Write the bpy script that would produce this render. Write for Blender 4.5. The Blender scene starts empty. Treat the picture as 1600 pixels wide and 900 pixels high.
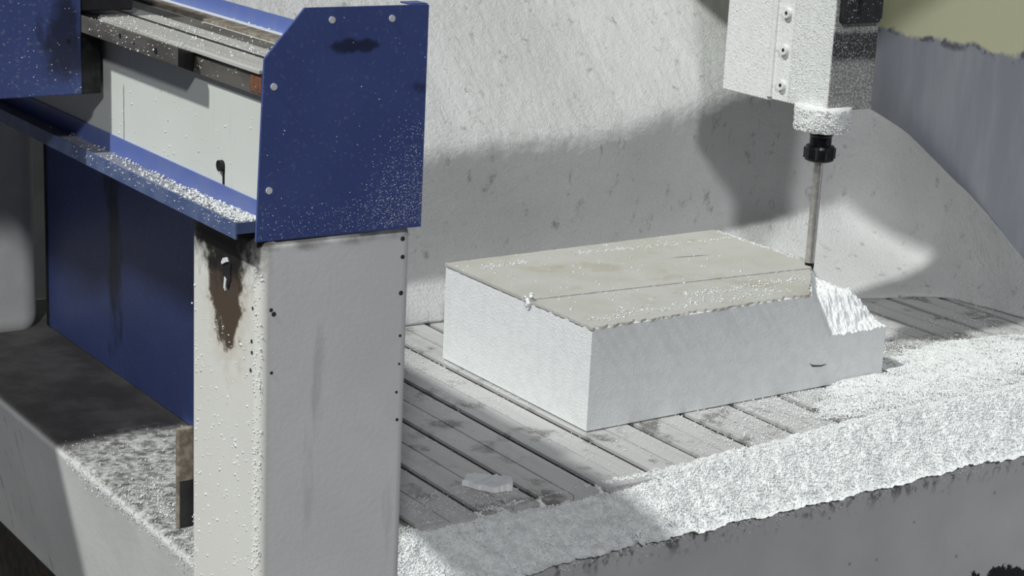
import bpy, math, random
import numpy as np
from mathutils import Matrix, Vector, noise as mnoise

# ------------------------------------------------------------------ camera
scene = bpy.context.scene
COL = scene.collection
cam_d = bpy.data.cameras.new('camera'); cam = bpy.data.objects.new('camera', cam_d); COL.objects.link(cam)
R = Vector((0.825596, -0.56235977, 0.04628964)); U = Vector((0.11209343, 0.24385674, 0.96331145))
F = Vector((0.55301565, 0.79011732, -0.26436399)); C = Vector((-2.01968512, -2.62166744, 1.17889612))
m = Matrix.Identity(4)
for i in range(3):
    m[i][0], m[i][1], m[i][2], m[i][3] = R[i], U[i], -F[i], C[i]
cam.matrix_world = m
cam_d.sensor_width = 36.0; cam_d.sensor_fit = 'HORIZONTAL'; cam_d.lens = 2930.287 / 1600 * 36
cam_d.clip_start = 0.05; cam_d.clip_end = 60
scene.camera = cam

# ------------------------------------------------------------------ world, lights, exposure
w = bpy.data.worlds.new('workshop_air'); scene.world = w; w.use_nodes = True
w.node_tree.nodes['Background'].inputs[0].default_value = (0.74, 0.80, 1.0, 1)
w.node_tree.nodes['Background'].inputs[1].default_value = 0.055

def sun(name, direction, strength, color, angle):
    d = bpy.data.lights.new(name, 'SUN'); d.energy = strength; d.color = color; d.angle = math.radians(angle)
    o = bpy.data.objects.new(name, d); COL.objects.link(o)
    o.rotation_euler = Vector(direction).to_track_quat('-Z', 'Y').to_euler()
    o.location = Vector((0, 0, 3)) - Vector(direction).normalized() * 3
    return o
sun('high_window_daylight', (1, 0.04, -1.30), 2.75, (0.975, 1.0, 0.965), 2.2)      # from upper left
sun('workshop_floodlight', (0.47, 0.74, -0.49), 1.15, (0.985, 0.985, 1.0), 3.5)    # from behind the camera
vs = scene.view_settings
vs.view_transform = 'Standard'; vs.look = 'None'; vs.gamma = 1.0; vs.use_curve_mapping = False
vs.exposure = 0.0

# ------------------------------------------------------------------ helpers
rng = np.random.default_rng(7)
random.seed(3)

class MB:
    """collects polygons in world coordinates; build() links them as one mesh object"""
    def __init__(s): s.v = []; s.f = []
    def add(s, vs_, fs):
        n = len(s.v); s.v += [tuple(p) for p in vs_]; s.f += [tuple(i + n for i in f) for f in fs]; return s
    def box(s, x0, x1, y0, y1, z0, z1):
        return s.add([(x0,y0,z0),(x1,y0,z0),(x1,y1,z0),(x0,y1,z0),(x0,y0,z1),(x1,y0,z1),(x1,y1,z1),(x0,y1,z1)],
            [(0,3,2,1),(4,5,6,7),(0,1,5,4),(1,2,6,5),(2,3,7,6),(3,0,4,7)])
    def prism(s, pts, axis, a, b):
        """pts: outline in the two other axes (x:(y,z) y:(x,z) z:(x,y)); extruded from a to b"""
        def mk(p, t):
            return {'x': (t, p[0], p[1]), 'y': (p[0], t, p[1]), 'z': (p[0], p[1], t)}[axis]
        n = len(pts); vs_ = [mk(p, a) for p in pts] + [mk(p, b) for p in pts]
        fs = [tuple(range(n))[::-1], tuple(range(n, 2*n))] + [(i, (i+1) % n, n + (i+1) % n, n + i) for i in range(n)]
        return s.add(vs_, fs)
    def lathe(s, cx, cy, prof, n=40):
        """prof: (radius, z) from bottom to top, around a vertical axis"""
        vs_ = []; fs = []
        for r, z in prof:
            for k in range(n):
                a = 2*math.pi*k/n; vs_.append((cx + r*math.cos(a), cy + r*math.sin(a), z))
        for j in range(len(prof)-1):
            for k in range(n):
                fs.append((j*n+k, j*n+(k+1) % n, (j+1)*n+(k+1) % n, (j+1)*n+k))
        fs.append(tuple(range(n))[::-1]); fs.append(tuple((len(prof)-1)*n + k for k in range(n)))
        return s.add(vs_, fs)
    def disc_x(s, x, y, z, r, t, n=16):       # short cylinder whose axis is X, face toward -X
        return s.prism([(y + r*math.cos(2*math.pi*k/n), z + r*math.sin(2*math.pi*k/n)) for k in range(n)], 'x', x - t, x)
    def disc_y(s, x, y, z, r, t, n=16):
        return s.prism([(x + r*math.cos(2*math.pi*k/n), z + r*math.sin(2*math.pi*k/n)) for k in range(n)], 'y', y - t, y)
    def build(s, name, mat, parent=None, bevel=0, segs=3, smooth=False):
        return link_mesh(name, np.array(s.v, float), s.f, mat, parent, bevel, segs, smooth)

def world_loc(o):
    p = Vector((0, 0, 0))
    while o is not None: p = p + o.location; o = o.parent
    return p

def link_mesh(name, verts, faces, mat, parent=None, bevel=0, segs=3, smooth=False):
    import bmesh
    off = np.array(world_loc(parent)) if parent else None
    if parent is None:
        lo, hi = verts.min(0), verts.max(0); off = np.array([(lo[0]+hi[0])/2, (lo[1]+hi[1])/2, lo[2]])
    me = bpy.data.meshes.new(name); me.from_pydata((verts - off).tolist(), [], faces)
    if len(faces) < 3000:
        bm = bmesh.new(); bm.from_mesh(me); bmesh.ops.recalc_face_normals(bm, faces=bm.faces); bm.to_mesh(me); bm.free()
    me.materials.append(mat)
    o = bpy.data.objects.new(name, me); COL.objects.link(o)
    if parent: o.parent = parent
    else: o.location = off
    if bevel:
        b = o.modifiers.new('bevel', 'BEVEL'); b.width = bevel; b.segments = segs; b.limit_method = 'ANGLE'; b.angle_limit = math.radians(40)
        smooth = True
    if smooth:
        me.polygons.foreach_set('use_smooth', [True]*len(me.polygons))
        if bevel:
            wn = o.modifiers.new('wn', 'WEIGHTED_NORMAL'); wn.keep_sharp = True
    return o

def empty(name, loc, label, cat, group=None):
    o = bpy.data.objects.new(name, None); COL.objects.link(o); o.location = loc; o.empty_display_size = 0.05
    return tag(o, label, cat, group)
def tag(o, label=None, cat=None, group=None, kind=None):
    for k, v in (('label', label), ('category', cat), ('group', group), ('kind', kind)):
        if v: o[k] = v
    return o

# chips of foam: irregular flattened octahedra, many to a mesh
OCT_F = np.array([(0,2,4),(2,1,4),(1,3,4),(3,0,4),(2,0,5),(1,2,5),(3,1,5),(0,3,5)])
def chip_mesh(name, pts, size, mat, parent=None, flat=0.55, up=None, scatter=1.0):
    pts = np.asarray(pts, float); n = len(pts); size = np.broadcast_to(size, (n,))
    base = np.array([(-1,0,0),(1,0,0),(0,-1,0),(0,1,0),(0,0,1),(0,0,-1)], float)
    V = base[None] * (rng.uniform(.55, 1.25, (n, 6, 1)))
    V = V * np.stack([rng.uniform(.6,1.5,n), rng.uniform(.6,1.2,n), np.full(n, flat)*rng.uniform(.7,1.3,n)], 1)[:, None, :]
    # random rotations
    q = rng.normal(size=(n, 4)) * np.array([1, .5*scatter, .5*scatter, 1]); q /= np.linalg.norm(q, axis=1, keepdims=True)
    a, b, c, d = q.T
    M = np.stack([np.stack([1-2*(c*c+d*d), 2*(b*c-a*d), 2*(b*d+a*c)], 1),
                  np.stack([2*(b*c+a*d), 1-2*(b*b+d*d), 2*(c*d-a*b)], 1),
                  np.stack([2*(b*d-a*c), 2*(c*d+a*b), 1-2*(b*b+c*c)], 1)], 1)
    V = np.einsum('nij,nkj->nki', M, V) * size[:, None, None]
    if up is not None:       # lay the chips on a face with another normal
        Z = np.array(up, float); Z /= np.linalg.norm(Z); X = np.cross((0,0,1) if abs(Z[2]) < .9 else (1,0,0), Z); X /= np.linalg.norm(X); Y = np.cross(Z, X)
        V = V @ np.stack([X, Y, Z])
    V = (V + pts[:, None, :]).reshape(-1, 3)
    Fc = (OCT_F[None] + (np.arange(n)*6)[:, None, None]).reshape(-1, 3)
    off = np.array(world_loc(parent)) if parent else np.array([pts[:,0].mean(), pts[:,1].mean(), pts[:,2].min()])
    me = bpy.data.meshes.new(name)
    me.vertices.add(len(V)); me.vertices.foreach_set('co', (V - off).astype(np.float32).ravel())
    me.loops.add(Fc.size); me.loops.foreach_set('vertex_index', Fc.astype(np.int32).ravel())
    me.polygons.add(len(Fc)); me.polygons.foreach_set('loop_start', np.arange(0, Fc.size, 3, dtype=np.int32))
    me.update(calc_edges=True); me.materials.append(mat)
    o = bpy.data.objects.new(name, me); COL.objects.link(o)
    if parent: o.parent = parent
    else: o.location = off
    o['kind'] = 'stuff'; me.polygons.foreach_set('use_smooth', [True]*len(me.polygons))
    return o

def fbm(x, y, z=0.0, oct=4):
    return mnoise.fractal(Vector((x, y, z)), 1.0, 2.0, oct)

# ------------------------------------------------------------------ materials
class NT:
    """small node-tree writer"""
    def __init__(s, name):
        s.m = bpy.data.materials.new(name); s.m.use_nodes = True; s.t = s.m.node_tree
        s.b = s.t.nodes['Principled BSDF']; s.pos = s.t.nodes.new('ShaderNodeNewGeometry').outputs['Position']
    def n(s, typ, **kw):
        nd = s.t.nodes.new(typ)
        for k, v in kw.items(): setattr(nd, k, v)
        return nd
    def lk(s, a, b): s.t.links.new(a, b)
    def val(s, sock, v):
        if hasattr(v, 'is_output'): s.lk(v, sock)
        else: sock.default_value = v
    def math(s, op, a, b=0.0, clamp=False):
        nd = s.n('ShaderNodeMath', operation=op, use_clamp=clamp); s.val(nd.inputs[0], a); s.val(nd.inputs[1], b); return nd.outputs[0]
    def xyz(s):
        nd = s.n('ShaderNodeSeparateXYZ'); s.lk(s.pos, nd.inputs[0]); return nd.outputs
    def vec(s, scale=(1,1,1), loc=(0,0,0)):
        nd = s.n('ShaderNodeMapping'); s.lk(s.pos, nd.inputs[0]); nd.inputs['Scale'].default_value = scale; nd.inputs['Location'].default_value = loc; return nd.outputs[0]
    def noise(s, scale, detail=4, rough=.55, stretch=(1,1,1), loc=(0,0,0)):
        nd = s.n('ShaderNodeTexNoise'); s.lk(s.vec(stretch, loc), nd.inputs['Vector']); nd.inputs['Scale'].default_value = scale
        nd.inputs['Detail'].default_value = detail; nd.inputs['Roughness'].default_value = rough; return nd.outputs[0]
    def voro(s, scale, loc=(0,0,0)):
        nd = s.n('ShaderNodeTexVoronoi'); s.lk(s.vec((1,1,1), loc), nd.inputs['Vector']); nd.inputs['Scale'].default_value = scale; return nd.outputs[0]
    def step(s, v, lo, hi):
        nd = s.n('ShaderNodeMapRange'); nd.interpolation_type = 'SMOOTHSTEP'; s.val(nd.inputs[0], v)
        nd.inputs[1].default_value = lo; nd.inputs[2].default_value = hi; return nd.outputs[0]
    def mix(s, fac, a, b):
        nd = s.n('ShaderNodeMix', data_type='RGBA'); s.val(nd.inputs[0], fac)
        for sk, v in ((nd.inputs[6], a), (nd.inputs[7], b)):
            if hasattr(v, 'is_output'): s.lk(v, sk)
            else: sk.default_value = (*v, 1)
        return nd.outputs[2]
    def ell(s, cy, cz, ry, rz, ax='yz'):
        o = s.xyz(); a, b = o['xyz'.index(ax[0])], o['xyz'.index(ax[1])]
        u = s.math('DIVIDE', s.math('SUBTRACT', a, cy), ry); v = s.math('DIVIDE', s.math('SUBTRACT', b, cz), rz)
        return s.math('SQRT', s.math('ADD', s.math('MULTIPLY', u, u), s.math('MULTIPLY', v, v)))
    def done(s, col, rough=.6, metal=0.0, bump=None, strength=.3, dist=.003, spec=.5):
        s.val(s.b.inputs['Base Color'], col if hasattr(col, 'is_output') else (*col, 1))
        s.val(s.b.inputs['Roughness'], rough); s.val(s.b.inputs['Metallic'], metal); s.b.inputs['Specular IOR Level'].default_value = spec
        if bump is not None:
            bn = s.n('ShaderNodeBump'); s.lk(bump, bn.inputs['Height']); bn.inputs['Strength'].default_value = strength; bn.inputs['Distance'].default_value = dist
            s.lk(bn.outputs[0], s.b.inputs['Normal'])
        return s.m

def simple(name, a, b, scale=30, rough=.6, metal=0., lo=.4, hi=.65, bump=.15, dist=.002, stretch=(1,1,1), spec=.5):
    t = NT(name); nz = t.noise(scale, 5, .6, stretch)
    return t.done(t.mix(t.step(nz, lo, hi), a, b), rough, metal, nz, bump, dist, spec)

def m_foam(name, col=(.80,.815,.815), scale=260):
    t = NT(name); v = t.voro(scale); nz = t.noise(40, 4)
    c = t.mix(t.step(nz, .35, .7), col, tuple(c*.93 for c in col))
    return t.done(c, .85, 0, v, .35, .002, .2)
FOAM = m_foam('white_foam')
CHIP = simple('loose_foam', (.83,.845,.84), (.74,.76,.76), 60, .9, 0, spec=.1, bump=0)

def m_blue(name, dark_stain=None, dust=0.0):
    t = NT(name); nz = t.noise(9, 5); fine = t.noise(160, 2)
    c = t.mix(t.step(nz, .3, .75), (.062,.094,.27), (.074,.110,.31))
    c = t.mix(t.math('MULTIPLY', t.step(fine, .58, .72), .18 + dust), c, (.30,.32,.40))
    if dark_stain:
        for (cy, cz, ry, rz, ax, st) in dark_stain:
            d = t.math('ADD', t.ell(cy, cz, ry, rz, ax), t.math('MULTIPLY', t.math('SUBTRACT', t.noise(26, 5, .6, (1,1,.5)), .5), 2.2))
            c = t.mix(t.math('MULTIPLY', t.math('SUBTRACT', 1.0, t.step(d, .35, 1.0)), st), c, (.012,.012,.02))
    return t.done(c, .42, 0, nz, .04, .002, .45)
BLUE = m_blue('blue_paint')
BLUE_TRAY = simple('light_blue_tray_paint', (.115,.17,.47), (.14,.19,.44), 20, .4, bump=.03)
BLUE_LIP = simple('scuffed_blue_lip_paint', (.075,.11,.24), (.11,.15,.28), 30, .5, bump=.03)
BLUE_PLATE = m_blue('blue_plate_paint', [(-.835, .838, .055, .010, 'xz', .75), (-.742, .78, .02, .012, 'xz', .5)])
BLUE_PANEL = m_blue('blue_panel_paint', [(.70, .30, .045, .34, 'yz', .8)], .06)
BLUE_DUSTY = m_blue('dusty_blue_paint', [(-1.03, .80, .04, .10, 'xz', .8)], .30)

def m_column():
    t = NT('cream_machine_paint')
    nz = t.noise(7, 5); streak = t.noise(30, 4, .6, (1, 1, .12)); fine = t.noise(120, 3)
    c = t.mix(t.step(nz, .3, .75), (.79,.795,.785), (.86,.865,.855))
    c = t.mix(t.math('MULTIPLY', t.step(streak, .60, .78), .35), c, (.38,.37,.34))
    x = t.xyz()
    left = t.math('SUBTRACT', 1.0, t.step(x[0], -.955, -.94))
    c = t.mix(t.math('MULTIPLY', left, .6), c, (.73,.72,.65))
    wob = t.math('MULTIPLY', t.math('SUBTRACT', t.noise(38, 5, .62), .5), 1.5)
    brown = t.math('SUBTRACT', 1.0, t.step(t.math('ADD', t.ell(-.452, .515, .050, .085), wob), .85, 1.15))
    halo = t.math('SUBTRACT', 1.0, t.step(t.math('ADD', t.ell(-.455, .515, .062, .115), wob), .6, 1.3))
    black = t.math('SUBTRACT', 1.0, t.step(t.math('ADD', t.ell(-.440, .585, .12, .075), t.math('MULTIPLY', wob, .8)), .55, 1.15))
    drip = t.math('SUBTRACT', 1.0, t.step(t.math('ADD', t.ell(-.465, .475, .026, .05), t.math('MULTIPLY', wob, .6)), .8, 1.05))
    c = t.mix(t.math('MULTIPLY', t.math('MULTIPLY', halo, left), .35), c, (.42,.30,.16))
    c = t.mix(t.math('MULTIPLY', t.math('MAXIMUM', brown, drip), left), c, (.085,.062,.045))
    c = t.mix(t.math('MULTIPLY', black, left), c, (.014,.012,.012))
    # ragged darker band along the joint under the end plate
    g = t.math('MULTIPLY', t.step(t.math('ADD', x[2], t.math('MULTIPLY', t.noise(24, 5), .05)), .595, .618), .7)
    c = t.mix(g, c, (.10,.09,.08))
    return t.done(c, .55, 0, fine, .10, .002, .35)
COLUMN = m_column()
CREAM = simple('cream_cast_paint', (.62,.625,.60), (.54,.55,.53), 8, .5, 0, bump=.05, spec=.35)

def m_beam():
    t = NT('beam_face_paint'); nz = t.noise(6, 5); st = t.noise(40, 5, .6, (1,1,.3))
    c = t.mix(t.step(nz, .3, .75), (.68,.71,.67), (.74,.76,.73))
    x = t.xyz()
    near = t.math('MULTIPLY', t.step(t.noise(18, 5, .6, (1,1,.35)), .52, .7), t.math('SUBTRACT', 1.0, t.step(x[1], -.50, -.36)))
    c = t.mix(t.math('MULTIPLY', near, .6), c, (.34,.31,.28))
    crack = t.math('MULTIPLY', t.math('SUBTRACT', 1.0, t.step(t.math('ABSOLUTE', t.math('ADD', t.math('SUBTRACT', x[1], -.102), t.math('MULTIPLY', t.math('SUBTRACT', t.noise(60), .5), .004))), .0006, .0016)), t.math('SUBTRACT', 1.0, t.step(x[2], .715, .725)))
    c = t.mix(crack, c, (.10,.08,.06))
    return t.done(c, .5, 0, nz, .05, .002, .35)
BEAM = m_beam()

def m_castbed():
    t = NT('grey_bed_casting_paint'); nz = t.noise(6, 5); fine = t.noise(90, 4)
    c = t.mix(t.step(nz, .3, .75), (.48,.485,.48), (.55,.555,.545))
    x = t.xyz()
    sp = t.math('SUBTRACT', 1.0, t.step(t.voro(22, (3,1,2)), .05, .12))
    c = t.mix(t.math('MULTIPLY', sp, .5), c, (.10,.10,.10))
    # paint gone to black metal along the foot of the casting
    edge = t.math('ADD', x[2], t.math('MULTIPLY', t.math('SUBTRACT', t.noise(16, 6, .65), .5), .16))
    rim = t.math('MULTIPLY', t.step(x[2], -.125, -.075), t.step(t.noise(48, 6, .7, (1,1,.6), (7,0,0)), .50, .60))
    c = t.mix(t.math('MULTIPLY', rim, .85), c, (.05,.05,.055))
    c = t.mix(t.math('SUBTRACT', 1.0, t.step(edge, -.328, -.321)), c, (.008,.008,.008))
    return t.done(c, .55, 0, fine, .15, .002, .35)
CASTBED = m_castbed()

def m_endbase():
    t = NT('worn_end_casting_paint'); nz = t.noise(5, 6, .6); fine = t.noise(70, 5)
    x = t.xyz()
    c = t.mix(t.step(nz, .3, .7), (.72,.72,.71), (.62,.62,.61))
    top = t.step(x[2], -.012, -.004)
    shaded_grime = t.mix(t.step(t.noise(9, 6, .65), .38, .68), (.10,.097,.092), (.18,.175,.165))  # dusty top face, with the gantry's shade darkened into its colour
    c = t.mix(top, c, shaded_grime)
    fib = t.math('MULTIPLY', t.step(t.noise(48, 6, .75, (1,1,1)), .36, .66), t.math('MULTIPLY', t.step(t.math('SUBTRACT', .42, t.math('ADD', x[1], t.math('MULTIPLY', t.math('SUBTRACT', nz, .5), .5))), .0, .12), t.step(x[2], -.04, -.005)))
    c = t.mix(t.math('MULTIPLY', fib, .85), c, (.70,.70,.67))
    strk = t.math('MULTIPLY', t.step(t.noise(46, 4, .6, (1,1,.05)), .60, .68), t.step(x[1], .50, .58))
    c = t.mix(t.math('MULTIPLY', strk, .5), c, (.16,.14,.11))
    return t.done(c, .6, 0, fine, .2, .003, .3)
ENDBASE = m_endbase()

def m_plank():
    t = NT('milled_slot_plank'); grain = t.noise(60, 4, .6, (1, .04, 1)); blot = t.noise(11, 5, .6); fine = t.noise(220, 3)
    x = t.xyz()
    c = t.mix(t.step(grain, .3, .7), (.50,.50,.495), (.57,.57,.56))
    c = t.mix(t.math('MULTIPLY', t.step(blot, .53, .66), .8), c, (.11,.10,.09))
    d = t.math('MULTIPLY', t.step(t.math('ADD', t.noise(6, 5, .6, loc=(2,5,0)), t.math('MULTIPLY', x[1], .12)), .44, .66), .55)
    c = t.mix(t.math('MULTIPLY', d, t.step(fine, .35, .6)), c, (.62,.62,.61))
    return t.done(c, t.math('ADD', .30, t.math('MULTIPLY', blot, .3)), .15, grain, .04, .001, .5)
PLANK = m_plank()
SLOT = simple('slot_dark_brown', (.012,.010,.008), (.035,.024,.014), 40, .6)  # near-black brown for the slot floor and end support
STEEL = simple('ground_steel', (.50,.49,.455), (.66,.65,.62), 40, .4, .12, stretch=(1,.06,1))
STEEL_D = simple('dull_brown_steel', (.13,.12,.105), (.20,.19,.17), 25, .5, .4, stretch=(1,.3,1))
BLACKENED = simple('blackened_steel', (.012,.012,.013), (.03,.03,.032), 50, .32, .6)
BLACK = simple('matt_black_plastic', (.010,.010,.012), (.02,.02,.022), 60, .5)
RUST = simple('rusty_bracket_steel', (.16,.13,.10), (.30,.27,.22), 70, .7)
WHITEDOT = simple('white_rivet_paint', (.80,.80,.80), (.7,.7,.7), 60, .5)
CARBIDE = simple('bright_tool_steel', (.55,.53,.50), (.68,.66,.63), 80, .28, .8)
CHIPMARK = simple('bare_primer_spot', (.03,.035,.03), (.05,.05,.05), 60, .7)

def m_spindle():
    t = NT('dusted_spindle_paint'); v = t.noise(190, 3, .7); nz = t.noise(8, 4)
    c = t.mix(t.step(nz, .35, .7), (.74,.745,.72), (.68,.69,.68))
    x = t.xyz()
    front = t.math('SUBTRACT', 1.0, t.step(x[1], .1325, .1345))
    gz = t.math('ADD', x[2], t.math('MULTIPLY', t.math('SUBTRACT', t.noise(22, 4), .5), .02))
    band = t.math('MULTIPLY', t.step(gz, .635, .655), t.math('SUBTRACT', 1.0, t.step(gz, .695, .708)))
    grey = t.mix(t.step(v, .42, .62), (.22,.22,.21), (.46,.46,.45))
    dk = t.mix(t.step(v, .50, .66), (.05,.05,.05), (.26,.26,.26))
    f = t.mix(band, grey, dk)
    c = t.mix(front, c, f)
    return t.done(c, .75, 0, v, .55, .004, .2)
SPINDLE = m_spindle()
DUSTED = m_foam('caked_dust_cover', (.78,.785,.77), 150)

def m_sheet():
    t = NT('foam_caked_sheet'); v = t.noise(150, 5, .75, (1,1,.8)); nz = t.noise(3.2, 5, .6); fl = t.noise(34, 6, .7, (1,1,.55), (4,2,1))
    x = t.xyz()
    c = t.mix(t.step(nz, .3, .75), (.73,.74,.735), (.65,.655,.655))
    c = t.mix(t.math('MULTIPLY', t.step(fl, .57, .72), .6), c, (.22,.215,.20))
    c = t.mix(t.math('MULTIPLY', t.step(v, .58, .75), .35), c, (.36,.355,.34))
    return t.done(c, .9, 0, v, .95, .007, .1)
SHEET = m_sheet()
def m_rightwall():
    t = NT('blue_grey_wall_paint'); nz = t.noise(3, 5, .6); st = t.noise(10, 4, .6, (1,1,.2)); x = t.xyz()
    c = t.mix(t.step(st, .3, .7), (.50,.515,.56), (.38,.40,.46))
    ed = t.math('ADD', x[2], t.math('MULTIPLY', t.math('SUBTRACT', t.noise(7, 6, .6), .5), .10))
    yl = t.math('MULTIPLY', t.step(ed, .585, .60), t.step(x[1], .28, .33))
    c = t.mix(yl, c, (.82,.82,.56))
    rim = t.math('MULTIPLY', t.step(ed, .572, .586), t.math('SUBTRACT', 1.0, t.step(ed, .588, .60)))
    c = t.mix(t.math('MULTIPLY', t.math('MULTIPLY', rim, t.step(t.noise(20, 5), .5, .6)), .7), c, (.08,.08,.12))
    return t.done(c, .8, 0, t.noise(60, 4), .2, .004, .2)
WALL_R = m_rightwall()
WALL = simple('grey_plaster', (.40,.41,.41), (.34,.34,.35), 12, .9)
FLOOR = simple('dark_oily_concrete', (.022,.022,.024), (.05,.05,.052), 6, .7)

def m_skin():
    t = NT('beige_hot_cut_skin'); nz = t.noise(9, 6, .62); fine = t.noise(110, 4)
    c = t.mix(t.step(nz, .35, .7), (.50,.497,.468), (.455,.445,.40))
    y = t.xyz()
    stain = t.math('MULTIPLY', t.step(t.noise(5, 5, .6, (1.2,1.2,1), (1.7,.3,0)), .53, .68), .6)
    c = t.mix(stain, c, (.36,.33,.245))
    line = t.math('SUBTRACT', 1.0, t.step(t.math('ABSOLUTE', t.math('ADD', t.math('SUBTRACT', y[1], .335), t.math('MULTIPLY', t.math('SUBTRACT', y[0], .52), .16))), .002, .005))
    seg = t.math('MULTIPLY', t.step(y[0], .455, .49), t.math('SUBTRACT', 1.0, t.step(y[0], .53, .57)))
    c = t.mix(t.math('MULTIPLY', line, seg), c, (.25,.22,.18))
    return t.done(c, .8, 0, fine, .3, .002, .2)
SKIN = m_skin()

# ------------------------------------------------------------------ the setting
def struct(o): o['kind'] = 'structure'; return o
struct(MB().box(-6, 6, -5, 4, -.80, -.75).build('floor', FLOOR))
struct(MB().box(1.47, 1.59, -1.6, 2.0, -.75, 2.2).build('wall_right', WALL_R))
struct(MB().box(-6, 1.59, 2.0, 2.12, -.75, 2.2).build('wall_back', WALL))

# ------------------------------------------------------------------ router bed
bed = empty('router_bed', (.4, .4, -.75), 'grey machine bed with T-slotted metal top under the white foam block', 'machine bed')
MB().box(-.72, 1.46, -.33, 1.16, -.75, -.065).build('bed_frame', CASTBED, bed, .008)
MB().box(-.52, 1.46, -.243, 1.14, -.066, -.030).build('slot_floor', SLOT, bed)
MB().prism([(-.885,-.003),(-.515,-.003),(-.515,-0.360),(-.81,-0.360)], 'y', -.25, 1.30).build('end_casting', ENDBASE, bed, .018, 4)  # left face undercut; the slope is added to keep it shaded
MB().box(-.74, -.52, -.29, 1.25, -.75, -0.359).build('end_support', SLOT, bed)
P0, PITCH, SW = -.395, .125, .0150
plank_mesh = {}
def plank(a, b, side):
    """half plank from the slot edge to the joint; side -1: slot at a, +1: slot at b"""
    t, lip, cut = .0305, .006, .009
    if side < 0: pts = [(0,0),(b-a,0),(b-a,-t),(cut,-t),(cut,-lip),(0,-lip)]
    else: pts = [(0,0),(b-a,0),(b-a,-lip),(b-a-cut,-lip),(b-a-cut,-t),(0,-t)]
    if side not in plank_mesh:
        o = MB().prism([(a+p[0], p[1]) for p in pts], 'y', -.245, 1.13).build('slot_plank', PLANK, bed)
        plank_mesh[side] = (o, a)
    else:
        src, a0 = plank_mesh[side]; o = src.copy(); COL.objects.link(o); o.parent = bed
        o.location = (a - a0, 0, random.uniform(-.0006, .0004))
for k in range(-1, 15):
    s = P0 + k*PITCH
    plank(s + SW/2, s + PITCH/2 - .0017, -1)
    plank(s + PITCH/2 + .0017, s + PITCH - SW/2, 1)

# ------------------------------------------------------------------ gantry (column, beam, tray, blue sheet metal)
gan = empty('gantry', (-.85, -.45, -.75), 'cream gantry column and beam with blue end plate left of the foam block', 'machine gantry')
col_o = MB().box(-.963, -.736, -.55, -.345, -.75, .594).build('column', COLUMN, gan, .014, 5)
for (x, z) in [(-.752,.575),(-.750,.55),(-.751,.50),(-.752,.40),(-.752,.36),(-.753,.32),(-.751,.44),(-.944,.415),(-.945,.50),(-.942,.494)]:
    MB().disc_y(x + random.uniform(-.002,.002), -.5498, z, random.uniform(.0016,.0036), .0008, 7).build('chipped_spot', CHIPMARK, col_o)
for (y, z) in [(-.533,.50),(-.531,.455),(-.532,.44),(-.529,.415)]:
    MB().disc_x(-.9628, y, z, random.uniform(.0016,.003), .0008, 7).build('chipped_spot', CHIPMARK, col_o)
hole = MB()
hole.prism([(-.470,.545),(-.462,.556),(-.450,.553),(-.447,.530),(-.452,.512),(-.463,.508),(-.470,.522)], 'x', -.9645, -.960)
hole.build('bolt_hole', BLACK, col_o)
MB().prism([(-.465,.546),(-.461,.551),(-.452,.548),(-.447,.541),(-.450,.539),(-.457,.543)], 'x', -.967, -.963).build('torn_flap', WHITEDOT, col_o)
MB().prism([(-.459,.520),(-.454,.523),(-.452,.508),(-.456,.504)], 'x', -.9655, -.963).build('foam_flake', WHITEDOT, col_o)
# far column, rounded
MB().box(-.98, -.650, 1.063, 1.27, -.02, .66).build('column', CREAM, gan, .045, 6)
# beam
MB().box(-.955, -.745, -.548, 1.20, .605, .800).build('beam', BEAM, gan, .003)
# end plate with cut corner, four rivets
plate = MB().prism([(-.975,.596),(-.966,.827),(-.911,.888),(-.731,.887),(-.732,.593)], 'y', -.564, -.560).build('end_plate', BLUE_PLATE, gan)
MB().box(-.757, -.731, -.560, -.535, .8865, .8885).build('plate_flange', BLUE, plate)
for (x, z) in [(-.953,.792),(-.958,.661),(-.873,.872),(-.786,.871)]:
    MB().disc_y(x, -.564, z, .0044, .0012, 18).build('rivet', WHITEDOT, plate)
# rails on top of the beam
MB().box(-.965, -.940, -.556, 1.15, .7785, .806).build('rail_mount', STEEL_D, gan, .001)
MB().box(-.970, -.921, -.556, 1.15, .8065, .8125).build('guide_rail', STEEL, gan, .0012)
MB().box(-.921, -.9125, -.556, 1.15, .800, .8122).build('slit_shade_strip', BLACK, gan)  # black filler standing in for the shade inside the slit
MB().box(-.912, -.880, -.556, 1.15, .800, .8130).build('guide_rail', STEEL, gan, .002)
MB().box(-.878, -.835, -.556, 1.15, .799, .8085).build('guide_strip', STEEL_D, gan, .001)
MB().box(-.805, -.775, -.556, 1.15, .799, .8045).build('guide_strip', RUST, gan, .001)
MB().box(-.747, -.743, -.556, 1.15, .796, .823).build('back_flange', BLUE_TRAY, gan)
MB().box(-.966, -.9645, -.556, -.525, .782, .804).build('rust_patch', simple('rust', (.22,.09,.045), (.12,.06,.04), 90, .8), gan)
# tray
tray = MB()
tray.box(-.994, -.957, -.545, 1.12, .612, .614).build('tray_floor', simple('dusty_grey_blue_tray', (.20,.21,.25), (.33,.33,.34), 30, .55, stretch=(1,.2,1)), gan)
MB().box(-.9945, -.992, -.545, 1.12, .597, .6185).build('tray_lip', BLUE_LIP, gan)
MB().box(-.9575, -.9553, -.545, 1.12, .613, .641).build('tray_back', BLUE_TRAY, gan)
MB().box(-.9935, -.957, -.5465, -.5445, .604, .6185).build('tray_end', BLUE_LIP, gan)
# blue side panel
MB().box(-.640, -.632, -.10, 1.06, .006, .70).build('side_panel', BLUE_PANEL, gan)
MB().box(-.642, -.640, 1.050, 1.060, .006, .62).build('panel_edge', BLACK, gan)
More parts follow.
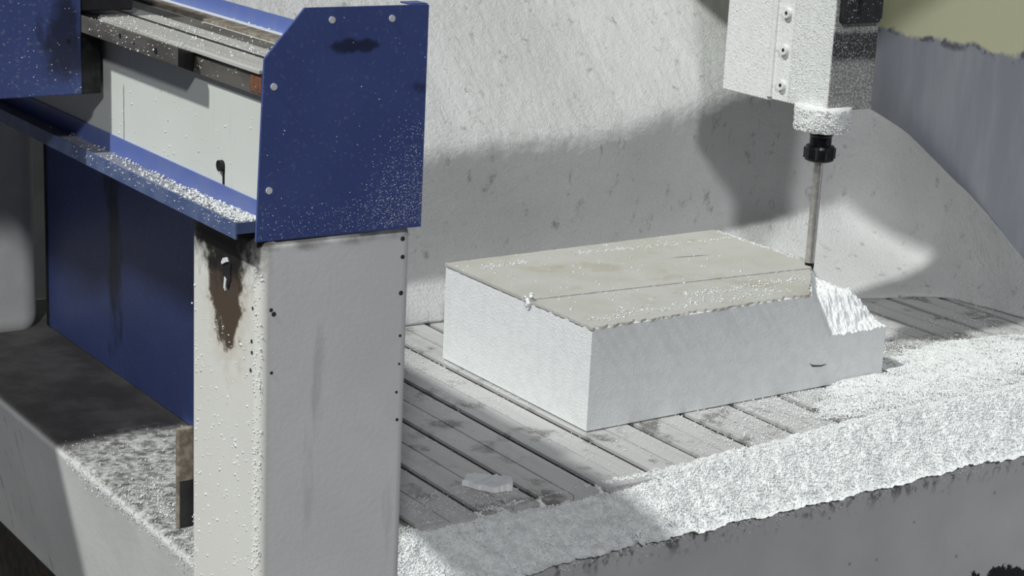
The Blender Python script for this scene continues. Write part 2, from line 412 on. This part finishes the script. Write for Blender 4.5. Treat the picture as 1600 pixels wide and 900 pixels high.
# dark socket screw on the beam face
bs = MB().disc_x(-.955, -.426, .666, .0075, .006, 14).build('stop_screw', BLACKENED, gan)
MB().box(-.9565, -.9548, -.4325, -.4285, .642, .664).build('oil_drip', BLACKENED, bs)
# bracket behind the column foot
br = MB().box(-.981, -.955, -.342, -.333, .125, .277).build('bracket', RUST, gan, .004)
MB().box(-.9775, -.955, -.3432, -.3415, .128, .198).build('bracket_slot', BLACK, br)

# ------------------------------------------------------------------ carriage with blue cover, top left
car = empty('tool_carriage', (-1.2, .2, .70), 'dusty blue boxed carriage cover on the gantry rails, top left corner', 'carriage')
MB().box(-1.18, -1.000, -.058, .95, .702, 1.08).build('cover', BLUE_DUSTY, car, .003)
MB().box(-1.70, -1.181, .36, 1.10, .68, 1.25).build('unseen_shade_box', BLUE_DUSTY, car, .003)  # out-of-view box, added to cast shade on the end casting
MB().box(-1.002, -.915, -.045, .90, .820, .95).build('bearing_block', BLACK, car, .003)
MB().box(-.998, -.966, -.045, .90, .700, .815).build('carriage_plate', BLACKENED, car, .002)
bar = MB().add([(-1.0,-.386,.792),(-.967,-.359,.780),(-.967,-.05,.780),(-1.0,-.05,.792),(-1.0,-.386,.817),(-.967,-.366,.8062),(-.967,-.05,.8062),(-1.0,-.05,.817)],
    [(0,3,2,1),(4,5,6,7),(0,1,5,4),(1,2,6,5),(2,3,7,6),(3,0,4,7)]).build('wiper_bar', STEEL_D, car, .0012)
MB().add([(-1.0,-.3868,.7925),(-.967,-.3600,.7805),(-.967,-.3668,.8055),(-1.0,-.3868,.8165)], [(0,1,2,3)]).build('bar_end', BLACK, bar)
for (y, z, r) in [(-.198,.8065,.0035),(-.245,.803,.0020),(-.317,.803,.0046)]:
    MB().disc_x(-1.0, y, z, r, .0006, 12).build('screw_hole', BLACK, bar)
MB().disc_y(-1.02, -.058, .78, .0035, .0006, 10).build('screw_hole', BLACK, car)

# ------------------------------------------------------------------ spindle head
sp = empty('spindle_head', (.70, .172, .168), 'dust-caked white spindle head with long cutter over the foam block', 'spindle')
body = MB().box(.671, .797, .132, .252, .541, 1.25).build('spindle_body', SPINDLE, sp, .004)
MB().box(.675, .79, .250, .305, .540, 1.25).build('mount_strip', DUSTED, sp, .002)
MB().box(.668, .80, .303, .315, .545, 1.25).build('slide_edge', DUSTED, sp, .001)
MB().box(.672, .82, .313, .462, .536, 1.25).build('slide_plate', DUSTED, sp, .004)
for z in (.575, .649, .726):
    b = MB().disc_x(.675, .274, z, .0105, .009, 14).build('mount_bolt', DUSTED, sp)
    MB().disc_x(.666, .272, z, .0042, .0006, 6).build('hex_socket', BLACK, b)
MB().prism([(.681,1.0),(.681,.728),(.686,.723),(.780,.723),(.788,.731),(.788,1.0)], 'y', .118, .133).build('motor_cover', BLACK, sp)
MB().box(.720, .728, .1165, .119, .74, 1.0).build('cover_rib', BLACKENED, sp)
# snow-caked nose: lumpy lathe
nm = MB().lathe(.70, .172, [(.040,.494),(.050,.496),(.0555,.505),(.057,.520),(.058,.535),(.058,.548)], 48)
nm.v = [(x + .004*fbm(x*60, y*60, z*60), y + .004*fbm(x*60+9, y*60, z*60), z + .004*fbm(x*50, y*50+5, z*30)) for x, y, z in nm.v]
nm.build('spindle_nose', DUSTED, sp, smooth=True)
MB().lathe(.70, .172, [(.0245,.452),(.0245,.458),(.0225,.462),(.0225,.482),(.0245,.486),(.0245,.497)], 40).build('collet_neck', BLACKENED, sp, smooth=False)
nut = MB().lathe(.70, .172, [(.024,.430),(.0295,.433),(.031,.438),(.031,.458),(.029,.463),(.0235,.464)], 40).build('collet_nut', BLACKENED, sp)
for k in range(10):
    a = 2*math.pi*k/10
    MB().box(.70+.0305*math.cos(a)-.0022, .70+.0305*math.cos(a)+.0022, .172+.0305*math.sin(a)-.0022, .172+.0305*math.sin(a)+.0022, .437, .459).build('nut_notch', BLACK, nut)
MB().lathe(.70, .172, [(.0098,.212),(.0098,.431)], 32).build('tool_shank', CARBIDE, sp, smooth=False)
# fluted cutter tip
fl = MB(); n = 24; vs_ = []; fs = []
rows = 12
for j in range(rows):
    z = .168 + (.213-.168)*j/(rows-1)
    for k in range(n):
        a = 2*math.pi*k/n; r = .0098*(1 - .28*max(0, math.cos(2*(a - j*.35)))**2); vs_.append((.70+r*math.cos(a), .172+r*math.sin(a), z))
for j in range(rows-1):
    for k in range(n): fs.append((j*n+k, j*n+(k+1) % n, (j+1)*n+(k+1) % n, (j+1)*n+k))
fs.append(tuple(range(n))[::-1])
fl.add(vs_, fs).build('cutter_flutes', BLACKENED, sp)
# unseen beam and leg, added to shade the right wall; carries the head
MB().box(.52, 1.07, -.25, 1.75, 1.25, 1.60).build('unseen_shade_beam', CREAM, sp, .01)
MB().box(.72, 1.0, 1.50, 1.75, -.75, 1.25).build('beam_leg', CREAM, sp, .01)

# ------------------------------------------------------------------ foam block
blk = empty('foam_block', (.38, .25, .0), 'large white foam block with beige top skin resting on the slotted bed', 'foam block')
NX, NY = 240, 150
X = np.linspace(0, .768, NX); Y = np.linspace(0, .503, NY)
def top_z(x, y):
    z = .2005 + .0008*fbm(x*40, y*40)
    lim = .545 + .92*y if y < .2 else .729
    d = x - lim
    if d > 0:
        front = max(.103, .205 - d*1.55) if y < .2 else max(.150, .205 - d*2.5)
        ramp = min(1.0, max(0.0, y/.075)); ramp = ramp*ramp*(3-2*ramp)
        surf = .108 + .070*ramp - 9.0*max(0, x-.695)**2*ramp
        z = max(min(z, surf), min(z, front)) if y < .2 else min(z, max(front, .150))
        rough = min(1, d/.02)
        z += rough*(.0075*fbm(x*75, y*75, 1.0, 4) + .0012*math.sin(x*560 + 4*fbm(x*30, y*30)))
    return min(z, .2015)
V = []; Fc = []
for j, y in enumerate(Y):
    for i, x in enumerate(X): V.append((x, y, top_z(x, y)))
for j in range(NY-1):
    for i in range(NX-1): a = j*NX+i; Fc.append((a, a+1, a+NX+1, a+NX))
ring = [i for i in range(NX)] + [j*NX+NX-1 for j in range(1, NY)] + [(NY-1)*NX+i for i in range(NX-2, -1, -1)] + [j*NX for j in range(NY-2, 0, -1)]
b0 = len(V)
for r in ring: V.append((V[r][0], V[r][1], .0025))
nr = len(ring)
for k in range(nr): Fc.append((ring[k], b0+k, b0+(k+1) % nr, ring[(k+1) % nr]))
Fc.append(tuple(b0 + k for k in range(nr))[::-1])
link_mesh('foam_body', np.array(V), Fc, FOAM, blk)
# the beige skin: two ragged sheets with a seam between, and chipped rims
def ragged_slab(name, outline, z0, z1, amp, step=.006, parent=blk, mat=SKIN, freq=45):
    pts = []
    for a, b in zip(outline, outline[1:] + outline[:1]):
        L = math.dist(a[:2], b[:2]); n_ = max(1, int(L/step)); am = a[2] if len(a) > 2 else amp
        for k in range(n_):
            t = k/n_; x = a[0]+(b[0]-a[0])*t; y = a[1]+(b[1]-a[1])*t
            nx, ny = (b[1]-a[1])/L, -(b[0]-a[0])/L
            o_ = am*fbm(x*freq, y*freq, 3.0, 4); pts.append((x - abs(o_)*nx*1.2, y - abs(o_)*ny*1.2))
    return MB().prism(pts, 'z', z0, z1).build(name, mat, parent)
ragged_slab('top_skin', [(-.003,.2035,.0035),(.690,.153,.008),(.732,.205,.006),(.716,.506,.003),(-.003,.506,.002)], .2000, .2056, .003)
ragged_slab('top_skin', [(-.003,-.004,.016),(.538,-.004,.006),(.685,.148,.004),(-.003,.1995,.006)], .2000, .2052, .004)
# raised crumbly welts along the rims of the skin
welt_pts = []
for t in rng.uniform(0, 1, 420): welt_pts.append((.02+.50*t, .045 + .012*rng.normal() - .01*math.sin(t*20), .2062))
for t in rng.uniform(0, 1, 260): welt_pts.append((.30+.40*t, .455 - .03*t + .006*rng.normal(), .2065))
for t in rng.uniform(0, 1, 120): welt_pts.append((.04+.12*t, .44 + .006*rng.normal(), .2062))
for t in rng.uniform(0, 1, 300): welt_pts.append((.30+.32*t, .095 + .010*rng.normal(), .2062))
for t in rng.uniform(0, 1, 260): welt_pts.append((.716 + .004*rng.normal(), .22+.28*t, .206))
for t in rng.uniform(0, 1, 300): welt_pts.append((rng.uniform(0,.6), rng.uniform(.02,.5), .2062))
chip_mesh('skin_crumbs', welt_pts, rng.uniform(.0010,.0034,len(welt_pts)), CHIP, blk, .28)
crn = chip_mesh('corner_crumbs', [( -.002+.004*rng.normal(), .205+.006*rng.normal(), .203+.004*rng.normal()) for _ in range(30)], rng.uniform(.003,.007,30), CHIP, blk)
# short knife slit in the front face
MB().prism([(.558,.0570),(.566,.0525),(.590,.0485),(.606,.0490),(.590,.0460),(.566,.0490)], 'y', -.0012, .001).build('knife_slit', BLACK, blk)

# ------------------------------------------------------------------ sheet hung round the back of the bed
def path(s):
    """plan of the hung sheet: along the back, round the corner, forward along the right wall"""
    if s < 2.15: return (-.85 + s, .80 - .04*s, 0.0, -1.0)
    if s < 2.315:
        t = (s-2.15)/.165*math.pi/2; r = .105
        return (1.30 + r*math.sin(t), .714 - r + r*math.cos(t), -math.sin(t), -math.cos(t))
    return (1.405 + .03*(s-2.315), .609 - (s-2.315), -1.0, 0.0)
FS = [0, 1.45, 1.62, 1.80, 1.96, 2.08, 2.18, 2.27, 2.36, 2.50, 2.70, 2.84]      # where the foot of the sheet lies on the bed
FX = [-.85, .60, .77, .95, 1.10, 1.21, 1.295, 1.345, 1.372, 1.388, 1.403, 1.41]
FY = [.77, .712, .68, .60, .49, .445, .425, .395, .35, .27, .15, .06]
NU, NV = 420, 190
V = np.zeros((NU*NV, 3)); k = 0
ZT = 1.0
for j in range(NV):
    z = ZT*j/(NV-1)
    send = float(np.interp(z, [0, .067, .235, .42, .50, 1.2], [2.84, 2.734, 2.507, 2.20, 2.17, 2.17]))
    for i in range(NU):
        s = .35 + (send-.35)*i/(NU-1)
        x, y, nx, ny = path(s)
        q = min(1, max(0, (s-1.25)/.75)); zc = .385 + .10*q*q*(3-2*q) + .012*fbm(x*4, 2.0)
        h = z - zc
        lean = -1.10*(math.sqrt(h*h + .0012) + h)/2                       # tilted back above the crease, shaping in the lit upper band
        lean -= .085*max(0, zc - z)/zc                                     # overhangs below the crease, shaping in the shaded lower band
        wf = math.exp(-(z/.080)**1.5)
        fx = float(np.interp(s, FS, FX)); fy = float(np.interp(s, FS, FY))
        fold = .010*fbm(s*3.0, z*1.6, 5.0, 3) + .0025*fbm(s*14, z*9, 2.0, 3)
        rough = (.0032 if z > zc else .0009)*fbm(s*75, z*75, 8.0, 3)
        e = lean*(1-wf) + fold + rough
        V[k] = (x + (fx-x)*wf + nx*e, y + (fy-y)*wf + ny*e, z + .002); k += 1
Fc = [(j*NU+i, j*NU+i+1, (j+1)*NU+i+1, (j+1)*NU+i) for j in range(NV-1) for i in range(NU-1)]
sh = link_mesh('dust_sheet', V, Fc, SHEET, None, smooth=True)
so = sh.modifiers.new('thickness', 'SOLIDIFY'); so.thickness = .004; so.offset = -1
tag(sh, 'tall grey-white sheet caked with foam dust hanging behind the foam block', 'sheet')

# ------------------------------------------------------------------ loose foam dust and scraps
# long drift over the front edge of the bed
def crest(x):
    return float(np.interp(x, [-.75,-.45,-.25,-.12,0,.3,.42,.6,.9,1.46], [-.002,-.010,-.012,-.006,.002,.010,.022,.026,.022,.024]))
def drift_z(x, y):
    c = crest(x); top_w = float(np.interp(x, [-.5,0,.3,1.4], [.012,.03,.045,.06]))
    yc = -.243 - .006*fbm(x*9, 1.0)
    if y > yc:   # falls away on to the planks
        t = (y - yc)/top_w; return c*(1 - t*t) - .0005 if t < 1 else -.02
    t = min(1, (yc - y)/.095); return c - (c + .068)*(t**1.15)
def drift_surf(x, y):
    return drift_z(x, y) + .006*fbm(x*38, y*38, 0, 4) + .008*fbm(x*9, y*14, 3, 2)*(1 if y < -.23 else .2)
NXd, NYd = 700, 44
V = []; 
for j in range(NYd):
    for i in range(NXd):
        x = -.78 + (1.45+.78)*i/(NXd-1); y = -.347 + (.155)*j/(NYd-1)
        z = drift_surf(x, y) + .002*fbm(x*130, y*130, 4, 2)
        if y < -.325: z = min(z, -.055 + .020*fbm(x*34, 7.0, 0, 5))
        V.append((x, y, z))
Fc = [(j*NXd+i, j*NXd+i+1, (j+1)*NXd+i+1, (j+1)*NXd+i) for j in range(NYd-1) for i in range(NXd-1)]
dr = link_mesh('foam_drift', np.array(V), Fc, CHIP, None, smooth=True)
tag(dr, 'long drift of white foam dust heaped along the front edge of the bed', 'foam dust', None, 'stuff')
N = 60000
px_ = rng.uniform(-.78, 1.45, N); py_ = -.345 + .15*rng.beta(1.6, 1.4, N)
pts = np.array([(x, y, max(drift_surf(x, y), -.075) + .0012) for x, y in zip(px_, py_)])
keep = (pts[:,2] > -.0737) & ~((py_ > -.238) & (pts[:,2] < -.004))
o = chip_mesh('foam_chips', pts[keep], rng.uniform(.0008,.0030,N)[keep], CHIP, None, .6)
hang = []
while len(hang) < 5200:
    x = rng.uniform(-.72, 1.45); dz = rng.exponential(.011)
    if dz < .05 and fbm(x*22, dz*30, 6.0, 4) + .25 - dz*14 > 0: hang.append((x, -.3315, -.064 - dz))
hg = chip_mesh('foam_chips', hang, rng.uniform(.0008,.0028,len(hang)), CHIP, None, .6, (0,-1,0))
tag(hg, 'ragged fringe of foam chips clinging below the front drift', 'foam chips')
tag(o, 'loose white foam chips lying on top of the front drift', 'foam chips')

# chips strewn over the planks, thicker toward the right and in the corner
pts = []; sz = []
slots = [P0 + k*PITCH for k in range(-1, 17)]
for _ in range(120000):
    x = rng.uniform(-.5, 1.44); y = rng.uniform(-.24, .75)
    if -.002 < x < .779 and -.002 < y < .505: continue
    n1 = fbm(x*7, y*7, 2.0, 4); dens = .0
    if x < 0: dens = .04 + .9*max(0, (y-.12)) + .22*n1
    if x < -.30 and y < -.12: dens = .6
    if x >= 0 and y < .1: dens = np.interp(x, [0,.12,.3,.5,.75,.95,1.15,1.3,1.45], [.13,.22,.42,.85,1.0,.95,.55,.22,.12]) + .22*n1
    if x > .74 and y >= .1: dens = np.interp(x + .9*(y-.1), [.74,.95,1.10,1.2,1.45], [.75,.70,.42,.12,.05]) + .25*n1
    # chips thinned where the block's shadow falls, to darken it
    if .77 < x < .93 and .0 < y < .2: dens *= .55
    near = min(abs(x - s) for s in slots)
    if near < .008: dens *= .12 if x < .6 else .35
    if rng.uniform() < dens:
        pts.append((x, y, .0012 + .0015*rng.uniform())); sz.append(rng.uniform(.0007, .0024 if x > .2 else .0019))
o = chip_mesh('foam_chips', pts, np.array(sz), CHIP, None, .6)
tag(o, 'white foam chips strewn over the slotted top around the block', 'foam chips')
# the heap banked up against the front right of the block
def heap(x, y):
    a = np.interp(x, [.38,.5,.7,.95,1.15,1.4], [0,.006,.016,.018,.010,.0])
    yy = np.interp(x, [.38,.6,.78,1.0,1.3], [-.15,-.10,-.07,-.04,-.02])
    wv = np.interp(x, [.38,.6,.8,1.3], [.05,.08,.10,.13])
    return a*math.exp(-((y-yy)/wv)**2)
V = []; NXh, NYh = 360, 110
for j in range(NYh):
    for i in range(NXh):
        x = .36+1.06*i/(NXh-1); y = -.235+.50*j/(NYh-1)
        z = heap(x, y)*(1 + .5*fbm(x*7, y*7, 6, 3)) - .0052 + .0040*fbm(x*26, y*26, 1, 4) + .002*fbm(x*120, y*120, 4, 2)
        if x < .785 and y > -.006: z = -.01
        near = min(abs(x - s) for s in slots)
        if near < .006: z -= .004
        V.append((x, y, z))
Fc = [(j*NXh+i, j*NXh+i+1, (j+1)*NXh+i+1, (j+1)*NXh+i) for j in range(NYh-1) for i in range(NXh-1)
      if max(V[j*NXh+i][2], V[(j+1)*NXh+i+1][2], V[j*NXh+i+1][2], V[(j+1)*NXh+i][2]) > -.0005]
hp = link_mesh('foam_heap', np.array(V), Fc, CHIP, None)
tag(hp, 'low heap of white foam dust banked in front of the block\'s carved end', 'foam dust', None, 'stuff')
pts = []
while len(pts) < 42000:
    x = rng.uniform(.38, 1.40); y = rng.uniform(-.235, .2)
    if x < .78 and y > -.004: continue
    h = heap(x, y)
    h *= 1 + .5*fbm(x*7, y*7, 6, 3)
    if h < .0035 or (rng.uniform() > h/.016 + .5*fbm(x*16, y*16, 2, 3)): continue
    pts.append((x, y, h + .0015 + .0035*max(0, fbm(x*26, y*26, 1, 4))))
o = chip_mesh('foam_chips', pts, rng.uniform(.0008,.0028,len(pts)), CHIP, None, .65)
tag(o, 'coarse foam chips topping the heap in front of the carved end', 'foam chips')

# one torn scrap of foam on the slots near the column
sc = [(-.352,-.122),(-.341,-.150),(-.322,-.176),(-.290,-.180),(-.276,-.158),(-.293,-.134),(-.306,-.112),(-.330,-.098)]
out = []
for a, b in zip(sc, sc[1:] + sc[:1]):
    for k in range(6):
        t = k/6; x = a[0]+(b[0]-a[0])*t; y = a[1]+(b[1]-a[1])*t
        out.append((x + .0035*fbm(x*160, y*160, 1), y + .0035*fbm(x*160, y*160, 5)))
scrap = MB().prism(out, 'z', .001, .013)
scrap.v = [(x, y, z + (.005*fbm(x*60, y*60, 9) + .06*(x+.31) if z > .005 else 0)) for x, y, z in scrap.v]
tag(scrap.build('foam_scrap', CHIP, None), 'small torn scrap of white foam lying across a slot near the column', 'foam scrap')

# dust on the gantry
def surf_chips(name, pts, lo, hi, parent, flat=.5, up=None):
    return chip_mesh(name, pts, rng.uniform(lo, hi, len(pts)), CHIP, parent, flat, up)
pts = []
for _ in range(2600):
    y = -.545 + 1.0*rng.beta(.75, 3.2); x = -.958 - .034*rng.beta(.9, 1.4)
    if rng.uniform() < np.interp(y, [-.55,-.40,-.30,-.1,.3], [1,.75,.35,.18,.05]): pts.append((x, y, .6152 + .003*rng.uniform()*np.interp(y, [-.55,-.4,-.3], [2.2,1.2,.6])))
tag(surf_chips('foam_chips', pts, .0008, .0030, None), 'white foam chips gathered in the blue tray under the beam', 'foam chips')
pts = []
for _ in range(230):
    y = -.55 + .50*rng.uniform(); k = rng.choice(4, p=[.35,.3,.2,.15])
    x, z = [(rng.uniform(-.968,-.924), .8135), (rng.uniform(-.91,-.882), .8140), (rng.uniform(-.87,-.84), .8095), (rng.uniform(-.76,-.748), .802)][k]
    pts.append((x, y, z))
for _ in range(130): pts.append((rng.uniform(-1.0,-.969), rng.uniform(-.384,-.09), .8172 - .0))
for c0 in (-.19,-.25,-.33,-.40,-.45,-.51):
    for _ in range(26): pts.append((-.916+.006*rng.normal(), c0+.012*rng.normal(), .817+.002*rng.uniform()))
tag(surf_chips('foam_chips', pts, .0006, .0022, None), 'white foam crumbs scattered along the steel rails on the beam', 'foam chips')
pts = [(-.995, rng.uniform(-.54,-.0), rng.uniform(.60,.6185)) for _ in range(110)] + [(-1.0008, rng.uniform(-.38,-.09), rng.uniform(.793,.816)) for _ in range(60)] + [(-.9656, rng.uniform(-.55,-.36), rng.uniform(.78,.805)) for _ in range(22)] + [(-.9556, rng.uniform(-.52,-.05), rng.uniform(.645,.76)) for _ in range(60)]
surf_chips('clinging_foam', pts, .0006, .0018, gan, .45, (-1,0,0))
pts = []
while len(pts) < 1500:
    x = rng.uniform(-.972,-.733); z = rng.uniform(.597,.885)
    corner = (x + .731)/.10 - (z - .597)/.16 + .25*rng.normal()
    p = .005 + (.95 if corner > -1.05 and z < .76 else .0) * np.interp(z, [.59,.68,.76], [1,.7,.15]) * np.interp(x, [-.93,-.86,-.74], [0,.35,1]) + (.12 if z < .64 else 0)
    if rng.uniform() < p: pts.append((x, -.5642, z))
for (x, z) in [(-.92,.70)]: pass
surf_chips('clinging_foam', pts, .0003, .0009, plate, .4, (0,-1,0))
pts = [(rng.uniform(-1.175,-1.002), -.0585, rng.uniform(.705,.93)) for _ in range(140)]
surf_chips('clinging_foam', pts, .0006, .0016, car, .45, (0,-1,0))
# crumbs stuck to the rounded corner and left side of the column
pts = []
for _ in range(900):
    z = rng.uniform(-.1, .56); a = rng.uniform(0, 1)
    if rng.uniform() < np.interp(z, [-.1,.1,.4,.56], [1,.8,.4,.25]): g = 1.1*a; pts.append((-.949 - .0142*math.cos(g), -.536 - .0142*math.sin(g), z))
for _ in range(330): pts.append((-.9634, rng.uniform(-.53,-.35), rng.uniform(-.1,.46)))
for _ in range(45): pts.append((-.9632, -.363+.002*rng.normal(), rng.uniform(-.1,.50)))
surf_chips('clinging_foam', pts, .0007, .0024, col_o, .5, (-1,-.3,0))
# end casting: dust and fluff in the lit corner
pts = []
for _ in range(6500):
    x = -.882 + .25*rng.beta(1, 1.6); y = rng.uniform(-.25, .40)
    if rng.uniform() < np.interp(y, [-.25,.1,.28,.40], [1,.8,.25,.05])*(.5+.8*fbm(x*14, y*14)): pts.append((x, y, -.002+.0015*rng.uniform()))
for _ in range(500): pts.append((-.884+.003*rng.normal(), rng.uniform(-.2,.34), -.012+.008*rng.normal()))
tag(surf_chips('foam_chips', pts, .0008, .0024, None), 'fine foam dust on the end casting beside the column', 'foam chips')
# spindle: caked chips
pts = []
for _ in range(5200): pts.append((.6712, rng.uniform(.134,.250), .542 + .26*rng.beta(.9,1.3)))
for _ in range(1900): pts.append((.6722, rng.uniform(.315,.460), .538 + .25*rng.uniform()))
for _ in range(900): pts.append((.6755, rng.uniform(.252,.302), .542 + .25*rng.uniform()))
surf_chips('clinging_foam', pts, .0008, .0024, body, .5, (-1,0,0))
pts = [(rng.uniform(.673,.795), .1318, .543 + .25*rng.uniform()) for _ in range(900)] + [(rng.uniform(.682,.787), .1178, rng.uniform(.725,.80)) for _ in range(110)]
surf_chips('clinging_foam', pts, .0005, .0013, body, .45, (0,-1,0))
pts = []
for _ in range(1500):
    a = rng.uniform(math.pi*.55, math.pi*1.75); z = rng.uniform(.497,.545)
    pts.append((.70 + .0575*math.cos(a), .172 + .0575*math.sin(a), z))
surf_chips('clinging_foam', pts, .0010, .0032, sp, .7)
